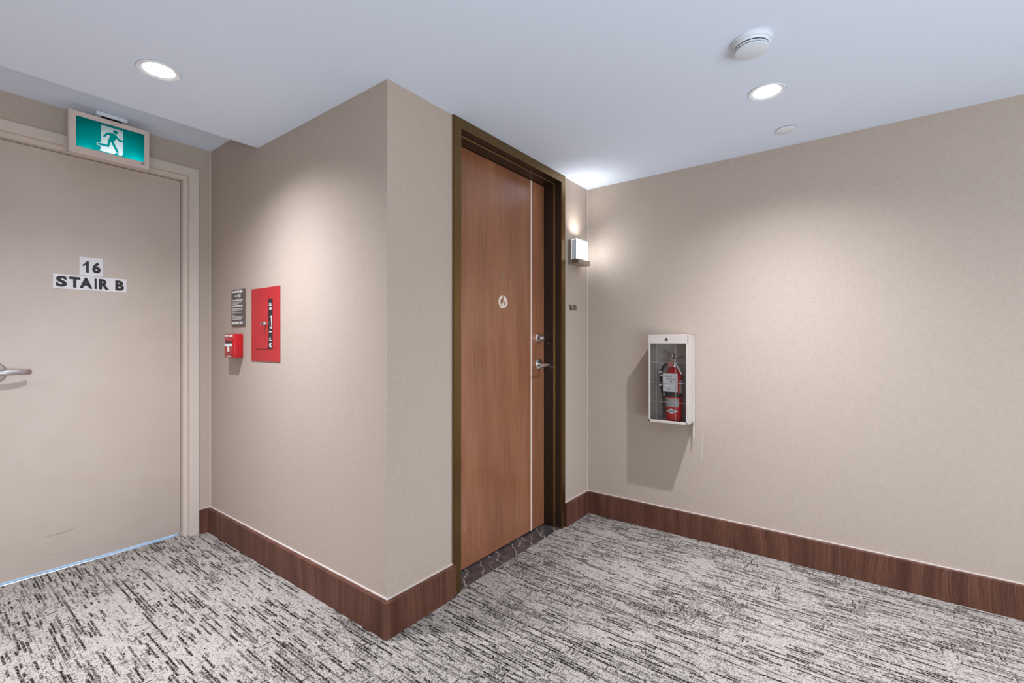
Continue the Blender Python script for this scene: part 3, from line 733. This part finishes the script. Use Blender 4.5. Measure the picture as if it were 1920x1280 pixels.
tube(bm, [(0.004, -0.01, 0.368), (0.03, -0.03, 0.374), (0.068, -0.038, 0.384)], 0.0042, 8)
box(bm, -0.007, 0.007, -0.030, 0.004, 0.370, 0.402, 0.002, 1)
obj('squeeze_lever', bm, STEEL, fx)
bm = B(); tube(bm, [(0.012, -0.038, 0.366), (0.028, -0.055, 0.340), (0.044, -0.062, 0.318), (0.062, -0.062, 0.283)], 0.0042, 6, sx=0.4, sy=1.0); obj('seal_strap', bm, INKWHITE, fx)
bm = B(); cyl(bm, (-0.008, -0.030, 0.337), (-0.008, -0.040, 0.337), 0.0175, 0.0165, 24, 0.001); g = obj('gauge', bm, plain('gauge_red', (0.55, 0.16, 0.15), 0.3, var=0.2, nscale=90), fx)
bm = B(); tube(bm, [(-0.012, 0.0, 0.345), (-0.040, -0.010, 0.338), (-0.062, -0.016, 0.315), (-0.072, -0.018, 0.275), (-0.071, -0.018, 0.225), (-0.062, -0.022, 0.170), (-0.053, -0.026, 0.140), (-0.052, -0.026, 0.125)], 0.0078, 12)
obj('hose', bm, RUBBER, fx)
bm = B(); cyl(bm, (-0.052, -0.026, 0.128), (-0.052, -0.026, 0.018), 0.0085, 0.0065, 14, 0.001); obj('nozzle', bm, RUBBER, fx)
bm = B()
for z, x in ((0.287, -0.074), (0.268, -0.066), (0.212, -0.072), (0.155, -0.056)): box(bm, x-0.008, x+0.009, -0.030, -0.024, z-0.005, z+0.007, 0.002, 1)
stuff(obj('seal_tag', bm, INKWHITE, fx))
def patch(bm, a0, a1, z0, z1, r, n=14, zf0=None, zf1=None):
    rows = []
    for k in range(n+1):
        t = k/n; a = math.radians(a0+(a1-a0)*t)
        b0 = zf0(t) if zf0 else z0; b1 = zf1(t) if zf1 else z1
        rows.append([bm.verts.new((r*math.sin(a), -r*math.cos(a), b0)), bm.verts.new((r*math.sin(a), -r*math.cos(a), b1))])
    for p, q in zip(rows, rows[1:]): bm.faces.new((p[0], q[0], q[1], p[1]))
bm = B(); patch(bm, -55, 52, 0.088, 0.138, R0+0.0006); patch(bm, 56, 100, 0.15, 0.245, R0+0.0006); obj('print_label', bm, LABELGREY, fx)
bm = B(); patch(bm, -80, 85, 0.146, 0.166, R0+0.0022); patch(bm, -80, 85, 0.166, 0.146, R0+0.0026); obj('band', bm, RUBBER, fx)
bm = B(); patch(bm, -48, 46, 0, 0, R0+0.0012, 16, lambda t: 0.062-0.015*(1-abs(2*t-1)), lambda t: 0.0621+0.015*(1-abs(2*t-1))); obj('diamond_label', bm, INKWHITE, fx)
bm = B()
for k in range(6): patch(bm, -26+k*8, -20+k*8, 0.0595, 0.0645, R0+0.0017, 2)
stuff(obj('brand_print', bm, BLACK, fx, smooth=False))
bm = B(); box(bm, -0.047, 0.038, -0.0565, -0.0555, 0.176, 0.284, 0.0004, 1); tg = obj('inspection_tag', bm, TAGPAPER, fx)
bm = B()
for q in ((0.268, -0.038, 0.018), (0.262, -0.038, 0.005), (0.250, -0.030, 0.024), (0.222, -0.036, 0.010), (0.198, -0.036, -0.015)): box(bm, q[1], q[2], -0.0571, -0.0566, q[0], q[0]+0.0022)
for q in ((0.180, 0.280, 0.024), (0.185, 0.275, 0.030)): box(bm, q[2], q[2]+0.0012, -0.0571, -0.0566, q[0], q[1])
tube(bm, [(-0.012, -0.057, 0.236), (0.004, -0.057, 0.240), (0.000, -0.057, 0.228), (0.012, -0.057, 0.232)], 0.0013, 6); tube(bm, [(-0.020, -0.057, 0.190), (-0.008, -0.057, 0.192), (-0.006, -0.057, 0.204)], 0.0013, 6)
stuff(obj('handwriting', bm, BLACK, tg, smooth=False))
bm = B(); box(bm, -0.047, 0.038, -0.0560, -0.0550, 0.166, 0.1755, 0.0004, 1); obj('tag_foot', bm, RUBBER, fx)

# ------------------------------------------------------------------ ceiling fittings
def downlight(x, y, label):
    r = thing('recessed_downlight', label, 'ceiling light', (x, y, ZC), 0, 'round recessed ceiling downlights')
    bm = B(); lathe(bm, [(0.0700, 0.0), (0.0695, -0.0035), (0.0680, -0.0045), (0.0640, -0.0040), (0.0545, -0.0015), (0.0505, 0.0005), (0.0500, 0.003)], 56)
    obj('trim_ring', bm, TRIMWHITE, r)
    bm = B(); lathe(bm, [(0.0500, 0.003), (0.0500, 0.012), (0.0535, 0.034)], 48); obj('reflector', bm, TRIMWHITE, r)
    bm = B(); lathe(bm, [(0.0708, -0.0006), (0.0698, -0.0006)], 56); obj('shadow_gap', bm, DARKGAP, r)
    bm = B(); lathe(bm, [(0.0, 0.031), (0.052, 0.031)], 48); obj('lens', bm, LENS, r)
    bm = B(); lathe(bm, [(0.0555, 0.001), (0.0562, 0.001), (0.060, 0.06), (0, 0.06)], 32); obj('can', bm, STEEL, r)
LB = ['recessed downlight glowing in the ceiling, nearest the green exit sign', 'recessed downlight glowing in the ceiling between smoke detector and round cover plate',
      'added unseen downlight behind the viewer, in the middle of the corridor', 'added unseen downlight behind the viewer, beside the long right wall',
      'added unseen downlight out to the left, level with the stair door', 'added unseen downlight out to the left, beside the viewer']
for (x, y), lb in zip(DOWN, LB): downlight(x, y, lb)

sd = thing('smoke_detector', 'white round smoke detector with dark vent slots on the ceiling', 'smoke detector', (1.778, 0.302, ZC))
bm = B(); lathe(bm, [(0.0635, 0), (0.0637, -0.005), (0.0625, -0.010), (0.0595, -0.013)], 56); obj('base_ring', bm, DETWHITE, sd)
bm = B(); lathe(bm, [(0.0585, -0.010), (0.0590, -0.015), (0.0580, -0.019), (0.0550, -0.0225), (0.0535, -0.0228)], 56); obj('body', bm, DETWHITE, sd)
bm = B(); lathe(bm, [(0.0475, -0.020), (0.0475, -0.036)], 48); obj('vent_slot', bm, DARKGAP, sd)
bm = B(); lathe(bm, [(0.0480, -0.0262), (0.0535, -0.0262), (0.0530, -0.0296), (0.0480, -0.0300)], 56)
for k in range(10):
    a = 2*PI*k/10+0.15
    m4 = Matrix.Rotation(a, 4, 'Z'); n0 = len(bm.verts)
    box(bm, 0.0478, 0.0530, -0.0009, 0.0009, -0.036, -0.0215); bm.verts.ensure_lookup_table()
    for v in bm.verts[n0:]: v.co = m4 @ v.co
obj('vent_ring', bm, DETWHITE, sd)
bm = B(); lathe(bm, [(0.0475, -0.0338), (0.0522, -0.0340), (0.0515, -0.0365), (0.047, -0.0385), (0.0, -0.0395)], 56); obj('face_cap', bm, DETWHITE, sd)
bm = B(); lathe(bm, [(0, 0), (0.0020, 0), (0.0016, 0.0008), (0, 0.0012)], 10, axis((0.045, -0.036, -0.012), (0.3, -0.3, -1))); obj('status_lens', bm, BLACK, sd)

cp = thing('ceiling_cover_plate', 'flat blank round white cover plate on the ceiling near the right wall', 'cover plate', (2.626, 0.293, ZC))
bm = B(); lathe(bm, [(0.047, -0.0025), (0.0465, -0.0045), (0.0445, -0.0055), (0, -0.0060)], 56); obj('disc', bm, WHITE, cp)
bm = B(); lathe(bm, [(0.0455, 0), (0.0455, -0.0030), (0, -0.0030)], 48); obj('shadow_gap_collar', bm, DARKGAP, cp)
